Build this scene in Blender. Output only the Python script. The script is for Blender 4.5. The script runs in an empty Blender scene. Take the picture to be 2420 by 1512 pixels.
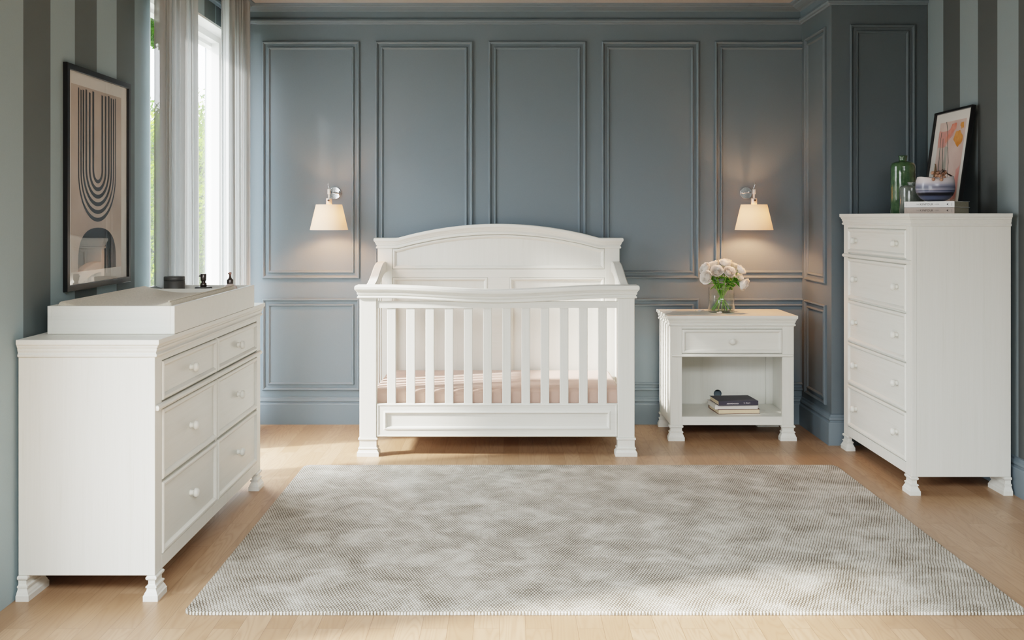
import bpy, bmesh, math, random
from mathutils import Vector, Matrix
C = bpy.context.scene.collection
D = bpy.data
PI = math.pi
R = math.radians

# ------------------------------------------------------------------ materials
def lin(c):
    return tuple(((v/255)/12.92 if v/255 <= .04045 else ((v/255+.055)/1.055)**2.4) for v in c) + (1.0,)

class NT:
    def __init__(s, name):
        s.m = D.materials.new(name); s.m.use_nodes = True
        s.t = s.m.node_tree; s.t.nodes.clear()
        s.out = s.n('ShaderNodeOutputMaterial')
    def n(s, kind, **kw):
        nd = s.t.nodes.new(kind)
        for k, v in kw.items():
            if hasattr(nd, k) and k not in nd.inputs: setattr(nd, k, v)
            else: nd.inputs[k].default_value = v
        return nd
    def l(s, a, b): s.t.links.new(a, b)
    def coord(s, scale=(1,1,1), rot=(0,0,0), loc=(0,0,0)):
        tc = s.n('ShaderNodeTexCoord'); mp = s.n('ShaderNodeMapping')
        mp.inputs['Scale'].default_value = scale; mp.inputs['Rotation'].default_value = rot
        mp.inputs['Location'].default_value = loc
        s.l(tc.outputs['Object'], mp.inputs['Vector']); return mp.outputs['Vector']
    def ramp(s, fac, stops):
        r = s.n('ShaderNodeValToRGB'); e = r.color_ramp.elements
        while len(e) > 2: e.remove(e[-1])
        for i, (p, c) in enumerate(stops):
            if i < 2: e[i].position = p; e[i].color = c
            else:
                x = e.new(p); x.color = c
        s.l(fac, r.inputs['Fac']); return r.outputs['Color']
    def mix(s, fac, a, b, mode='MIX'):
        m = s.n('ShaderNodeMix', data_type='RGBA', blend_type=mode)
        for sock, v in ((m.inputs[0], fac), (m.inputs[6], a), (m.inputs[7], b)):
            if hasattr(v, 'links'): s.l(v, sock)
            else: sock.default_value = v
        return m.outputs[2]
    def math(s, op, a, b=0.0, clamp=False):
        m = s.n('ShaderNodeMath', operation=op, use_clamp=clamp)
        for sock, v in ((m.inputs[0], a), (m.inputs[1], b)):
            if hasattr(v, 'links'): s.l(v, sock)
            else: sock.default_value = v
        return m.outputs[0]
    def pbsdf(s, color, rough=.5, metal=0, spec=.5, bump=None, bs=.1, bd=.001, **kw):
        p = s.n('ShaderNodeBsdfPrincipled')
        p.inputs['Roughness'].default_value = rough; p.inputs['Metallic'].default_value = metal
        p.inputs['Specular IOR Level'].default_value = spec
        if hasattr(color, 'links'): s.l(color, p.inputs['Base Color'])
        else: p.inputs['Base Color'].default_value = color
        for k, v in kw.items(): p.inputs[k.replace('_', ' ')].default_value = v
        if bump is not None:
            b = s.n('ShaderNodeBump'); b.inputs['Strength'].default_value = bs; b.inputs['Distance'].default_value = bd
            s.l(bump, b.inputs['Height']); s.l(b.outputs[0], p.inputs['Normal'])
        s.l(p.outputs[0], s.out.inputs['Surface']); return p

def plain(name, rgb, rough=.5, metal=0, noise=.0, nscale=60, **kw):
    t = NT(name)
    nz = t.n('ShaderNodeTexNoise', Scale=nscale, Detail=3.0); t.l(t.coord(), nz.inputs['Vector'])
    c = lin(rgb)
    col = t.mix(nz.outputs['Fac'], tuple(v*(1-noise) for v in c[:3])+(1,), tuple(min(1, v*(1+noise)) for v in c[:3])+(1,))
    t.pbsdf(col, rough, metal, bump=nz.outputs['Fac'], bs=.04, **kw)
    return t.m

def white_wood(name, stretch):
    t = NT(name)
    v = t.coord(scale=stretch)
    a = t.n('ShaderNodeTexNoise', Scale=1.0, Detail=6.0, Roughness=.65); t.l(v, a.inputs['Vector'])
    v2 = t.coord(scale=tuple(s*.22 for s in stretch))
    b = t.n('ShaderNodeTexNoise', Scale=1.0, Detail=3.0); t.l(v2, b.inputs['Vector'])
    f = t.math('ADD', t.math('MULTIPLY', a.outputs['Fac'], .6), t.math('MULTIPLY', b.outputs['Fac'], .4))
    col = t.ramp(f, [(.28, lin((210,210,199))), (.42, lin((219,219,211))), (.62, lin((223,223,216)))])
    t.pbsdf(col, .42, bump=a.outputs['Fac'], bs=.08, bd=.0006)
    return t.m
WV = white_wood('white_wood_vertical', (220, 220, 5))
WX = white_wood('white_wood_long_x', (5, 220, 220))
WY = white_wood('white_wood_long_y', (220, 5, 220))

def wall_paint(name, rgb):
    t = NT(name)
    nz = t.n('ShaderNodeTexNoise', Scale=260.0, Detail=2.0); t.l(t.coord(), nz.inputs['Vector'])
    c = lin(rgb)
    col = t.mix(nz.outputs['Fac'], tuple(x*.95 for x in c[:3])+(1,), tuple(x*1.05 for x in c[:3])+(1,))
    t.pbsdf(col, .55, spec=.35, bump=nz.outputs['Fac'], bs=.05, bd=.0006)
    return t.m
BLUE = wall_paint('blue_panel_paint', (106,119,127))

BLUE_SHADED = wall_paint('blue_paint_shaded', (90,101,107))  # same blue paint, darkened in colour for the alcove's shade
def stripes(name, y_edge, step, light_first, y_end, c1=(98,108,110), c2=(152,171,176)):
    t = NT(name)
    tc = t.n('ShaderNodeTexCoord'); sp = t.n('ShaderNodeSeparateXYZ'); t.l(tc.outputs['Object'], sp.inputs[0])
    q = t.math('DIVIDE', t.math('SUBTRACT', sp.outputs['Y'], y_edge), step*2)
    fr = t.math('FRACT', t.math('ADD', q, 100.0))
    f = t.math('LESS_THAN', fr, .5)
    nz = t.n('ShaderNodeTexNoise', Scale=300.0, Detail=2.0); t.l(tc.outputs['Object'], nz.inputs['Vector'])
    A, B = lin(c1), lin(c2)
    if light_first: A, B = B, A
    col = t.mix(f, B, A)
    far = t.math('GREATER_THAN', sp.outputs['Y'], y_end)
    col = t.mix(far, col, lin((98,107,115)))
    col = t.mix(t.math('MULTIPLY', nz.outputs['Fac'], .12), col, (.05,.05,.05,1))
    t.pbsdf(col, .6, spec=.3, bump=nz.outputs['Fac'], bs=.05, bd=.0006)
    return t.m
STRL = stripes('striped_wallpaper_left', 3.409, .2025, False, 5.65)
STRR_SHADED = stripes('striped_wallpaper_shaded', 4.627, .2005, True, 99, (84,88,88), (134,146,149))  # same wallpaper; right wall's dimness is put into the stripe colours

def floor_mat():
    t = NT('oak_plank_floor')
    v = t.coord(rot=(0,0,R(90)), loc=(0,.03,0))
    br = t.n('ShaderNodeTexBrick', offset=.37, offset_frequency=2)
    for k, x in (('Scale',1.0),('Brick Width',.78),('Row Height',.0788),('Mortar Size',.0007),('Mortar Smooth',.3),('Bias',0.0)):
        br.inputs[k].default_value = x
    br.inputs['Color1'].default_value = (0,0,0,1); br.inputs['Color2'].default_value = (1,1,1,1); br.inputs['Mortar'].default_value = (.5,.5,.5,1)
    t.l(v, br.inputs['Vector'])
    # grain, shifted from plank to plank
    tc = t.n('ShaderNodeTexCoord'); mp = t.n('ShaderNodeMapping'); mp.inputs['Scale'].default_value = (1,.1,1)
    off = t.n('ShaderNodeCombineXYZ'); t.l(t.math('MULTIPLY', br.outputs['Color'], 7.0), off.inputs['X']); t.l(t.math('MULTIPLY', br.outputs['Color'], 13.0), off.inputs['Y'])
    add = t.n('ShaderNodeVectorMath', operation='ADD'); t.l(tc.outputs['Object'], add.inputs[0]); t.l(off.outputs[0], add.inputs[1])
    t.l(add.outputs[0], mp.inputs['Vector'])
    n1 = t.n('ShaderNodeTexNoise', Scale=9.0, Detail=2.0, Distortion=.3); t.l(mp.outputs[0], n1.inputs['Vector'])
    rings = t.math('ABSOLUTE', t.math('SUBTRACT', t.math('FRACT', t.math('MULTIPLY', n1.outputs['Fac'], 22.0)), .5))
    n2 = t.n('ShaderNodeTexNoise', Scale=1.0, Detail=4.0, Roughness=.7)
    m2 = t.n('ShaderNodeMapping'); m2.inputs['Scale'].default_value = (600,18,1); t.l(add.outputs[0], m2.inputs['Vector']); t.l(m2.outputs[0], n2.inputs['Vector'])
    base = t.ramp(br.outputs['Color'], [(0, lin((152,120,91))), (.5, lin((161,129,100))), (1, lin((171,140,111)))])
    g = t.mix(t.math('MULTIPLY', t.math('POWER', t.math('MULTIPLY', rings, 2.0), 2.2), .5), base, lin((136,102,76)))
    g = t.mix(t.math('MULTIPLY', n2.outputs['Fac'], .22), g, lin((140,108,82)))
    seam = br.outputs['Fac']
    col = t.mix(t.math('MULTIPLY', seam, .75), g, lin((92,66,48)))
    h = t.math('SUBTRACT', t.math('MULTIPLY', n2.outputs['Fac'], .2), seam)
    t.pbsdf(col, .38, spec=.4, bump=h, bs=.25, bd=.0008)
    return t.m
FLOOR = floor_mat()

def rug_mat():
    t = NT('woven_rug')
    vv = t.coord()
    dn = t.n('ShaderNodeTexNoise', Scale=6.0, Detail=2.0); t.l(vv, dn.inputs['Vector'])
    d2 = t.n('ShaderNodeTexNoise', Scale=160.0, Detail=1.0); t.l(vv, d2.inputs['Vector'])
    ad = t.n('ShaderNodeVectorMath', operation='MULTIPLY_ADD'); t.l(dn.outputs['Color'], ad.inputs[0]); ad.inputs[1].default_value = (.012,.02,0); t.l(vv, ad.inputs[2])
    a2 = t.n('ShaderNodeVectorMath', operation='MULTIPLY_ADD'); t.l(d2.outputs['Color'], a2.inputs[0]); a2.inputs[1].default_value = (.0022,.0035,0); t.l(ad.outputs[0], a2.inputs[2])
    sp = t.n('ShaderNodeSeparateXYZ'); t.l(a2.outputs[0], sp.inputs[0])
    x = t.math('DIVIDE', sp.outputs['X'], .0105); y = t.math('DIVIDE', sp.outputs['Y'], .0270)
    def tri(q): return t.math('MULTIPLY', t.math('ABSOLUTE', t.math('SUBTRACT', t.math('FRACT', t.math('ADD', q, 900.0)), .5)), 2.0)
    A = tri(t.math('ADD', x, y)); B = tri(t.math('SUBTRACT', x, y))
    m = t.math('SMOOTH_MIN', A, B); m.node.inputs[2].default_value = .25
    n1 = t.n('ShaderNodeTexNoise', Scale=5.5, Detail=6.0, Roughness=.68, Distortion=.3); t.l(vv, n1.inputs['Vector'])
    n2 = t.n('ShaderNodeTexNoise', Scale=420.0, Detail=2.0); t.l(vv, n2.inputs['Vector'])
    # thicker dark lines where the blotches are
    wd = t.math('ADD', t.math('MULTIPLY', n1.outputs['Fac'], -.5), .535)
    k = t.math('DIVIDE', t.math('SUBTRACT', m, t.math('SUBTRACT', wd, .16)), .22, clamp=True)
    yarn = t.ramp(n1.outputs['Fac'], [(.34, lin((180,177,166))), (.5, lin((193,190,181))), (.64, lin((206,204,196)))])
    yarn = t.mix(t.math('MULTIPLY', n2.outputs['Fac'], .25), yarn, lin((160,153,140)))
    line = t.ramp(n1.outputs['Fac'], [(.36, lin((84,72,58))), (.5, lin((104,92,76))), (.64, lin((132,121,104)))])
    col = t.mix(k, line, yarn)
    h = t.math('ADD', t.math('MULTIPLY', n2.outputs['Fac'], .2), m)
    t.pbsdf(col, .95, spec=.1, bump=h, bs=.45, bd=.003)
    return t.m
RUG = rug_mat()

def fabric(name, rgb, scale=900, bs=.4, amt=.15):
    t = NT(name); v = t.coord()
    w1 = t.n('ShaderNodeTexNoise', Scale=scale, Detail=1.0); t.l(v, w1.inputs['Vector'])
    w2 = t.n('ShaderNodeTexNoise', Scale=scale*.2, Detail=3.0); t.l(v, w2.inputs['Vector'])
    f = t.math('ADD', t.math('MULTIPLY', w1.outputs['Fac'], .6), t.math('MULTIPLY', w2.outputs['Fac'], .4))
    c = lin(rgb)
    col = t.ramp(f, [(.3, tuple(x*(1-amt) for x in c[:3])+(1,)), (.7, tuple(min(1,x*(1+amt)) for x in c[:3])+(1,))])
    t.pbsdf(col, .92, spec=.15, bump=f, bs=bs, bd=.001, Sheen_Weight=.15)
    return t.m
PAD = fabric('beige_woven_pad', (205,196,178), 700, .7, .28)
SHEET = fabric('blush_sheet', (192,162,148), 1500, .15, .04)

def clear(name, tint=(1,1,1,1), ior=1.45, rough=.0, gl=(1,1,1,1), boost=1.0):
    t = NT(name)
    lw = t.n('ShaderNodeLayerWeight', Blend=.5); f0 = ((ior-1)/(ior+1))**2
    fr_ = t.math('ADD', t.math('MULTIPLY', t.math('POWER', lw.outputs['Facing'], 5.0), 1-f0), f0); tr = t.n('ShaderNodeBsdfTransparent', Color=tint)
    g = t.n('ShaderNodeBsdfGlossy', Roughness=rough, Color=gl); mx = t.n('ShaderNodeMixShader')
    nz = t.n('ShaderNodeTexNoise', Scale=3.0); t.l(t.coord(), nz.inputs['Vector'])
    f = t.math('MULTIPLY', fr_, t.math('ADD', t.math('MULTIPLY', nz.outputs['Fac'], .1), boost*.95), clamp=True)
    t.l(f, mx.inputs[0]); t.l(tr.outputs[0], mx.inputs[1]); t.l(g.outputs[0], mx.inputs[2])
    t.l(mx.outputs[0], t.out.inputs['Surface']); return t.m
PANE = clear('window_glass', (1,1,1,1), 1.3, boost=.25)
PICGLASS = clear('picture_glass', (1,1,1,1), 1.5)
VASEGLASS = clear('vase_glass', (.97,.98,.975,1), 1.45, 0.0, boost=.8)
WATER = clear('vase_water', (.93,.96,.94,1), 1.25)

def sheer(name, rgb, transp, transl):
    t = NT(name)
    v = t.coord(scale=(1,400,30)); nz = t.n('ShaderNodeTexNoise', Scale=1.0, Detail=2.0); t.l(v, nz.inputs['Vector'])
    c = lin(rgb); col = t.mix(nz.outputs['Fac'], tuple(x*.93 for x in c[:3])+(1,), c)
    d = t.n('ShaderNodeBsdfDiffuse'); tl = t.n('ShaderNodeBsdfTranslucent'); tp = t.n('ShaderNodeBsdfTransparent')
    t.l(col, d.inputs[0]); t.l(col, tl.inputs[0])
    m1 = t.n('ShaderNodeMixShader'); m1.inputs[0].default_value = transl; t.l(d.outputs[0], m1.inputs[1]); t.l(tl.outputs[0], m1.inputs[2])
    m2 = t.n('ShaderNodeMixShader'); m2.inputs[0].default_value = transp; t.l(m1.outputs[0], m2.inputs[1]); t.l(tp.outputs[0], m2.inputs[2])
    t.l(m2.outputs[0], t.out.inputs['Surface']); return t.m
CURTAIN = sheer('sheer_curtain', (188,191,191), .08, .22)
SHADE = sheer('lamp_shade_paper', (240,216,190), .0, .055)

WHITEF = plain('white_window_frame', (238,238,236), .4)
CEIL = plain('ceiling_paint', (165,160,154), .8)
BLACK = plain('black_frame', (14,14,15), .35)
MAT_BOARD = plain('white_mat_board', (226,222,215), .8)
CHROME = plain('polished_chrome', (225,225,225), .05, 1)
BLACKP = plain('black_plastic', (12,12,12), .4)
WMETAL = plain('satin_white_metal', (222,214,205), .3, .3)
DGREY = plain('dark_grey_ceramic', (78,78,77), .5, noise=.05)
GUN = plain('gunmetal', (96,90,88), .28, .8)
PINKM = plain('rose_metal', (178,132,120), .25, .9)
LEAF = plain('rose_leaf', (92,146,40), .45, noise=.35, nscale=40)
STEM = plain('rose_stem', (112,162,62), .45, noise=.2)
NAVY = plain('navy_cloth_cover', (52,50,62), .6, noise=.06)
CREAMP = plain('cream_paper', (216,196,164), .8, noise=.05)
IVORY = plain('ivory_cover', (222,216,208), .6, noise=.04)
MAROON = plain('maroon_cover', (92,40,30), .6)
WBOOK = plain('white_cover', (236,235,233), .5)
GBOOK = plain('greige_cover', (176,162,152), .6, noise=.12, nscale=300)
PAGES = plain('grey_pages', (150,144,128), .8, noise=.15, nscale=90)
INK = plain('black_ink', (30,30,32), .7)
GINK = plain('grey_ink', (120,118,116), .7)
WINK = plain('white_ink', (225,222,225), .7)
BERRY = plain('berry_skin', (160,120,98), .5, noise=.1, nscale=200)
TWIG = plain('brown_twig', (66,46,38), .8, noise=.2)
BARK = plain('tree_bark', (92,76,60), .9, noise=.3)
CHARC = plain('art_charcoal', (42,45,48), .8, noise=.12, nscale=200)
GRASS = plain('lawn', (92,95,84), .9, noise=.2)

def petal_mat():
    t = NT('white_petal')
    nz = t.n('ShaderNodeTexNoise', Scale=120.0, Detail=2.0); t.l(t.coord(), nz.inputs['Vector'])
    col = t.mix(nz.outputs['Fac'], lin((240,234,226)), lin((250,247,243)))
    d = t.n('ShaderNodeBsdfDiffuse'); tl = t.n('ShaderNodeBsdfTranslucent'); t.l(col, d.inputs[0]); t.l(col, tl.inputs[0])
    m = t.n('ShaderNodeMixShader'); m.inputs[0].default_value = .22; t.l(d.outputs[0], m.inputs[1]); t.l(tl.outputs[0], m.inputs[2])
    t.l(m.outputs[0], t.out.inputs['Surface']); return t.m
PETAL = petal_mat()

def leaf_mat(name, c1, c2):
    t = NT(name)
    nz = t.n('ShaderNodeTexNoise', Scale=3.0, Detail=3.0); t.l(t.coord(), nz.inputs['Vector'])
    col = t.ramp(nz.outputs['Fac'], [(.35, lin(c1)), (.65, lin(c2))])
    d = t.n('ShaderNodeBsdfDiffuse'); tl = t.n('ShaderNodeBsdfTranslucent'); t.l(col, d.inputs[0]); t.l(col, tl.inputs[0])
    m = t.n('ShaderNodeMixShader'); m.inputs[0].default_value = .35; t.l(d.outputs[0], m.inputs[1]); t.l(tl.outputs[0], m.inputs[2])
    t.l(m.outputs[0], t.out.inputs['Surface']); return t.m
LEAFA = leaf_mat('tree_leaves_dark', (22,52,4), (70,112,14))
LEAFB = leaf_mat('tree_leaves_bright', (40,76,6), (128,158,26))

def glaze(name, c1, c2):
    t = NT(name); v = t.coord()
    nz = t.n('ShaderNodeTexNoise', Scale=30.0, Detail=3.0); t.l(v, nz.inputs['Vector'])
    vo = t.n('ShaderNodeTexVoronoi', Scale=160.0, feature='DISTANCE_TO_EDGE'); t.l(v, vo.inputs['Vector'])
    col = t.ramp(nz.outputs['Fac'], [(.35, lin(c1)), (.7, lin(c2))])
    cr = t.math('LESS_THAN', vo.outputs['Distance'], .04)
    col = t.mix(t.math('MULTIPLY', cr, .25), col, lin((24,40,26)))
    n2 = t.n('ShaderNodeTexNoise', Scale=45.0, Detail=1.0); t.l(v, n2.inputs['Vector'])
    t.pbsdf(col, .12, bump=n2.outputs['Fac'], bs=.35, bd=.003, Coat_Weight=.7, Coat_Roughness=.03)
    return t.m
GREENG = glaze('green_glaze', (46,74,50), (74,102,70))
GREYG = glaze('grey_glaze', (84,92,88), (112,118,112))

def bowl_mat():
    t = NT('navy_banded_glaze')
    tc = t.n('ShaderNodeTexCoord'); sp = t.n('ShaderNodeSeparateXYZ'); t.l(tc.outputs['Object'], sp.inputs[0])
    nz = t.n('ShaderNodeTexNoise', Scale=1.0, Detail=3.0); t.l(t.coord(scale=(8,8,260)), nz.inputs['Vector'])
    z = t.math('ADD', t.math('DIVIDE', sp.outputs['Z'], .119), t.math('MULTIPLY', t.math('SUBTRACT', nz.outputs['Fac'], .5), .09))
    col = t.ramp(z, [(0, lin((30,34,52))), (.1, lin((92,100,124))), (.2, lin((74,82,106))), (.24, lin((20,20,28))), (.33, lin((22,22,34))),
                     (.37, lin((118,124,146))), (.42, lin((66,74,98))), (.47, lin((148,150,166))), (.56, lin((88,94,114))), (.66, lin((150,152,170))),
                     (.78, lin((206,200,204))), (1, lin((214,206,206)))])
    t.pbsdf(col, .3, Coat_Weight=.3)
    return t.m
BOWL = bowl_mat()

def art_bg(name, c1, c2, sc=4):
    t = NT(name)
    nz = t.n('ShaderNodeTexNoise', Scale=float(sc), Detail=4.0); t.l(t.coord(), nz.inputs['Vector'])
    t.pbsdf(t.ramp(nz.outputs['Fac'], [(.35, lin(c1)), (.65, lin(c2))]), .85, spec=.2)
    return t.m
ARTBG = art_bg('art_beige', (188,172,160), (208,194,182))
ARTPINK = art_bg('art_pink_ground', (205,176,166), (222,200,190), 6)
ARTRED = art_bg('art_coral', (214,118,96), (222,150,132), 18)
ARTROSE = art_bg('art_rose', (208,140,132), (220,164,152), 14)
ARTOR = art_bg('art_orange', (206,128,52), (222,160,96), 16)
ARTGRN = art_bg('art_green', (52,88,80), (82,112,100), 12)
ARTBRN = art_bg('art_brown', (140,98,62), (160,120,84), 14)
ARTGRY = art_bg('art_grey', (168,164,154), (186,180,170), 14)

# ------------------------------------------------------------------ helpers
def wloc(o):
    v = Vector(o.location)
    p = o.parent
    while p: v += p.location; p = p.parent
    return v
def obj(name, bm, mat, parent=None, smooth=False, recalc=True, loc=None):
    """link the bmesh (built in world coordinates) as one mesh object"""
    if recalc: bmesh.ops.recalc_face_normals(bm, faces=bm.faces[:])
    base = Vector((0,0,0))
    if parent is not None: base = wloc(parent)
    mine = Vector(loc) if loc is not None else (base.copy() if parent is not None else Vector((0,0,0)))
    bmesh.ops.translate(bm, verts=bm.verts[:], vec=-mine)
    me = D.meshes.new(name); bm.to_mesh(me); bm.free()
    o = D.objects.new(name, me); C.objects.link(o)
    o.location = mine - base
    if parent is not None: o.parent = parent
    mats = mat if isinstance(mat, (list, tuple)) else [mat]
    for m in mats: me.materials.append(m)
    if smooth:
        for p in me.polygons: p.use_smooth = True
    return o
def soft(o, w=.0015, seg=2):
    b = o.modifiers.new('bevel', 'BEVEL'); b.width = w; b.segments = seg; b.limit_method = 'ANGLE'; b.angle_limit = R(50)
    return o
def thing(name, label, cat, loc=(0,0,0), group=None):
    o = D.objects.new(name, None); C.objects.link(o); o.location = loc; o.empty_display_size = .05
    o['label'] = label; o['category'] = cat
    if group: o['group'] = group
    return o
def tag(o, label, cat, group=None, kind=None):
    o['label'] = label; o['category'] = cat
    if group: o['group'] = group
    if kind: o['kind'] = kind
    return o
def struct(name, bm, mat, parent=None, label=None, cat=None):
    o = obj(name, bm, mat, parent)
    if parent is None:
        o['kind'] = 'structure'
        if label: o['label'] = label; o['category'] = cat
    return o

def NB(): return bmesh.new()
def box(bm, x0, x1, y0, y1, z0, z1, mi=0, M=None):
    x0, x1 = sorted((x0, x1)); y0, y1 = sorted((y0, y1)); z0, z1 = sorted((z0, z1))
    P = [Vector((x, y, z)) for z in (z0, z1) for x, y in ((x0,y0),(x1,y0),(x1,y1),(x0,y1))]
    if M is not None: P = [M @ p for p in P]
    v = [bm.verts.new(p) for p in P]
    for f in ((3,2,1,0),(4,5,6,7),(0,1,5,4),(1,2,6,5),(2,3,7,6),(3,0,4,7)):
        bm.faces.new([v[i] for i in f]).material_index = mi
def ringprof(bm, x0, x1, y0, y1, prof, nx=1, zf=None, cap=True):
    """stack of rectangular loops; prof = [(outset, z)...] bottom to top; optional z offset zf(x)"""
    loops = []
    for (o, z) in prof:
        o4 = o if isinstance(o, tuple) else (o, o, o, o)   # -x +x -y +y
        a, b, c, d = x0-o4[0], x1+o4[1], y0-o4[2], y1+o4[3]
        xs = [a+(b-a)*i/nx for i in range(nx+1)]
        pts = [(x, c) for x in xs] + [(x, d) for x in reversed(xs)]
        loops.append([bm.verts.new((x, y, z+(zf(x) if zf else 0))) for x, y in pts])
    n = len(loops[0])
    for A, B in zip(loops, loops[1:]):
        for i in range(n):
            j = (i+1) % n; bm.faces.new((A[i], A[j], B[j], B[i]))
    if cap:
        for L in (loops[0], loops[-1]):
            for i in range(nx):
                bm.faces.new((L[i], L[i+1], L[n-2-i], L[n-1-i]))
def offset(pts, d):
    n = len(pts); out = []
    for i in range(n):
        p0, p1, p2 = Vector(pts[i-1]), Vector(pts[i]), Vector(pts[(i+1) % n])
        e1 = (p1-p0).normalized(); e2 = (p2-p1).normalized()
        n1 = Vector((-e1.y, e1.x)); n2 = Vector((-e2.y, e2.x))
        m = n1+n2; m = m/max(1e-6, m.dot(n1)) if m.length > 1e-6 else n1
        out.append(p1+m*d)
    return out
def panel(bm, pts, prof, M, cap=True, back=False):
    """nested outlines of a CCW polygon, (inset, height); M maps (a,b,h) to the world"""
    loops = []
    for (i, h) in prof:
        loops.append([bm.verts.new(M @ Vector((p[0], p[1], h))) for p in (offset(pts, i) if i else pts)])
    n = len(pts)
    for A, B in zip(loops, loops[1:]):
        for i in range(n):
            j = (i+1) % n; bm.faces.new((A[i], A[j], B[j], B[i]))
    if cap: bm.faces.new(loops[-1])
    if back: bm.faces.new(list(reversed(loops[0])))
def rect(a0, a1, b0, b1): return [(a0,b0),(a1,b0),(a1,b1),(a0,b1)]
def plane_M(origin, a, b, h):
    a, b, h = Vector(a), Vector(b), Vector(h)
    return Matrix(((a.x,b.x,h.x,origin[0]),(a.y,b.y,h.y,origin[1]),(a.z,b.z,h.z,origin[2]),(0,0,0,1)))
def lathe(bm, prof, M=None, n=32, mi=0, cap=True, wave=None):
    loops = []
    for k, (r, z) in enumerate(prof):
        L = []
        for i in range(n):
            a = 2*PI*i/n
            p = Vector((r*math.cos(a), r*math.sin(a), z + (wave(a, k) if wave else 0)))
            L.append(bm.verts.new(M @ p if M is not None else p))
        loops.append(L)
    for A, B in zip(loops, loops[1:]):
        for i in range(n):
            j = (i+1) % n
            f = bm.faces.new((A[i], A[j], B[j], B[i])); f.material_index = mi; f.smooth = True
    if cap:
        bm.faces.new(list(reversed(loops[0]))).material_index = mi
        bm.faces.new(loops[-1]).material_index = mi
def tube(bm, pts, r, n=8, mi=0):
    pts = [Vector(p) for p in pts]; rs = r if isinstance(r, (list, tuple)) else [r]*len(pts)
    loops = []; prev = None
    for i, p in enumerate(pts):
        t = (pts[min(i+1, len(pts)-1)]-pts[max(i-1, 0)]).normalized()
        a = prev if prev is not None else (Vector((0,0,1)) if abs(t.z) < .9 else Vector((1,0,0)))
        u = (a-t*a.dot(t)).normalized(); w = t.cross(u); prev = u
        loops.append([bm.verts.new(p+(u*math.cos(2*PI*k/n)+w*math.sin(2*PI*k/n))*rs[i]) for k in range(n)])
    for A, B in zip(loops, loops[1:]):
        for k in range(n):
            j = (k+1) % n; f = bm.faces.new((A[k], A[j], B[j], B[k])); f.smooth = True; f.material_index = mi
    bm.faces.new(list(reversed(loops[0]))); bm.faces.new(loops[-1])
def smoothstep(t): t = max(0, min(1, t)); return t*t*(3-2*t)

# ------------------------------------------------------------------ room shell
XL, XR, YB, YA, XA = -1.608, 2.285, 6.21, 5.64, 1.762    # left / right / back planes, alcove front and alcove side
ZC, Y0 = 2.515, -1.6
HOR = 1.245
bm = NB(); box(bm, XL-.2, XR+.2, Y0-.2, YB+.2, -.1, 0); floor = struct('floor', bm, FLOOR)
bm = NB(); box(bm, XL-.2, XR+.2, Y0-.2, YB+.2, ZC, ZC+.15); struct('ceiling', bm, CEIL)
# left wall with two window openings
W1 = (4.608, 6.12, .10, 2.304); W2 = (.55, 2.78, .10, 1.80)
bm = NB(); t_ = .2
ys = [Y0-.2, W2[0], W2[1], W1[0], W1[1], YB+.2]
for a, b in ((0,1),(2,3),(4,5)): box(bm, XL-t_, XL, ys[a], ys[b], 0, ZC)
for w in (W1, W2):
    box(bm, XL-t_, XL, w[0], w[1], 0, w[2]); box(bm, XL-t_, XL, w[0], w[1], w[3], ZC)
wall_left = struct('wall_left', bm, STRL)
bm = NB(); box(bm, XL-.2, XA, YB, YB+.2, 0, ZC); wall_back = struct('wall_back', bm, BLUE)
bm = NB(); box(bm, XA, XR+.2, YA, YB+.2, 0, ZC); wall_alcove = struct('wall_alcove', bm, BLUE_SHADED)
bm = NB(); box(bm, XR, XR+.2, Y0-.2, YA, 0, ZC); wall_right = struct('wall_right', bm, STRR_SHADED)
bm = NB(); box(bm, XL-.2, XR+.2, Y0-.2, Y0, 0, ZC); struct('wall_front', bm, plain('plain_wall_paint', (200,200,198), .8))

MOUT = [(0,0),(0,.010),(.003,.014),(.008,.015),(.013,.011),(.017,.004),(.018,0)]
MIN_ = [(0,0),(0,.006),(.003,.010),(.008,.010),(.013,.004),(.015,0)]
def wall_panel(parent, M, a0, a1, z0, z1):
    bm = NB(); panel(bm, rect(a0, a1, z0, z1), MOUT, M, cap=False)
    panel(bm, rect(a0+.034, a1-.034, z0+.034, z1-.034), MIN_, M, cap=False)
    obj('panel_moulding', bm, parent.data.materials[0], parent)
MB_ = plane_M((0,YB,0), (1,0,0), (0,0,1), (0,-1,0))
pitch = .6815; px0 = (620-1204)*YB/2436
for k in range(5):
    a = px0+k*pitch; b = a+.5865
    if k == 4: b = XA+.2
    for z0, z1 in ((.875,2.303),(.202,.7555)):
        if k < 4: wall_panel(wall_back, MB_, a, b, z0, z1)
        else:      # runs into the corner
            bm = NB()
            for prof, ins in ((MOUT, 0), (MIN_, .034)):
                L = []
                for (i, h) in prof:
                    q = ins+i
                    L.append([bm.verts.new(MB_ @ Vector((x, y, h))) for x, y in ((XA, z0+q), (a+q, z0+q), (a+q, z1-q), (XA, z1-q))])
                for A, B in zip(L, L[1:]):
                    for i in range(3): bm.faces.new((A[i], A[i+1], B[i+1], B[i]))
            obj('panel_moulding', bm, BLUE, wall_back)
MS_ = plane_M((XA,0,0), (0,-1,0), (0,0,1), (-1,0,0))
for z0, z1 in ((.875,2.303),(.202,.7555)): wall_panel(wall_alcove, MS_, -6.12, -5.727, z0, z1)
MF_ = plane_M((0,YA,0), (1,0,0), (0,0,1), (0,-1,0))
for z0, z1 in ((.875,2.298),(.202,.7555)): wall_panel(wall_alcove, MF_, 1.861, 2.218, z0, z1)

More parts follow.
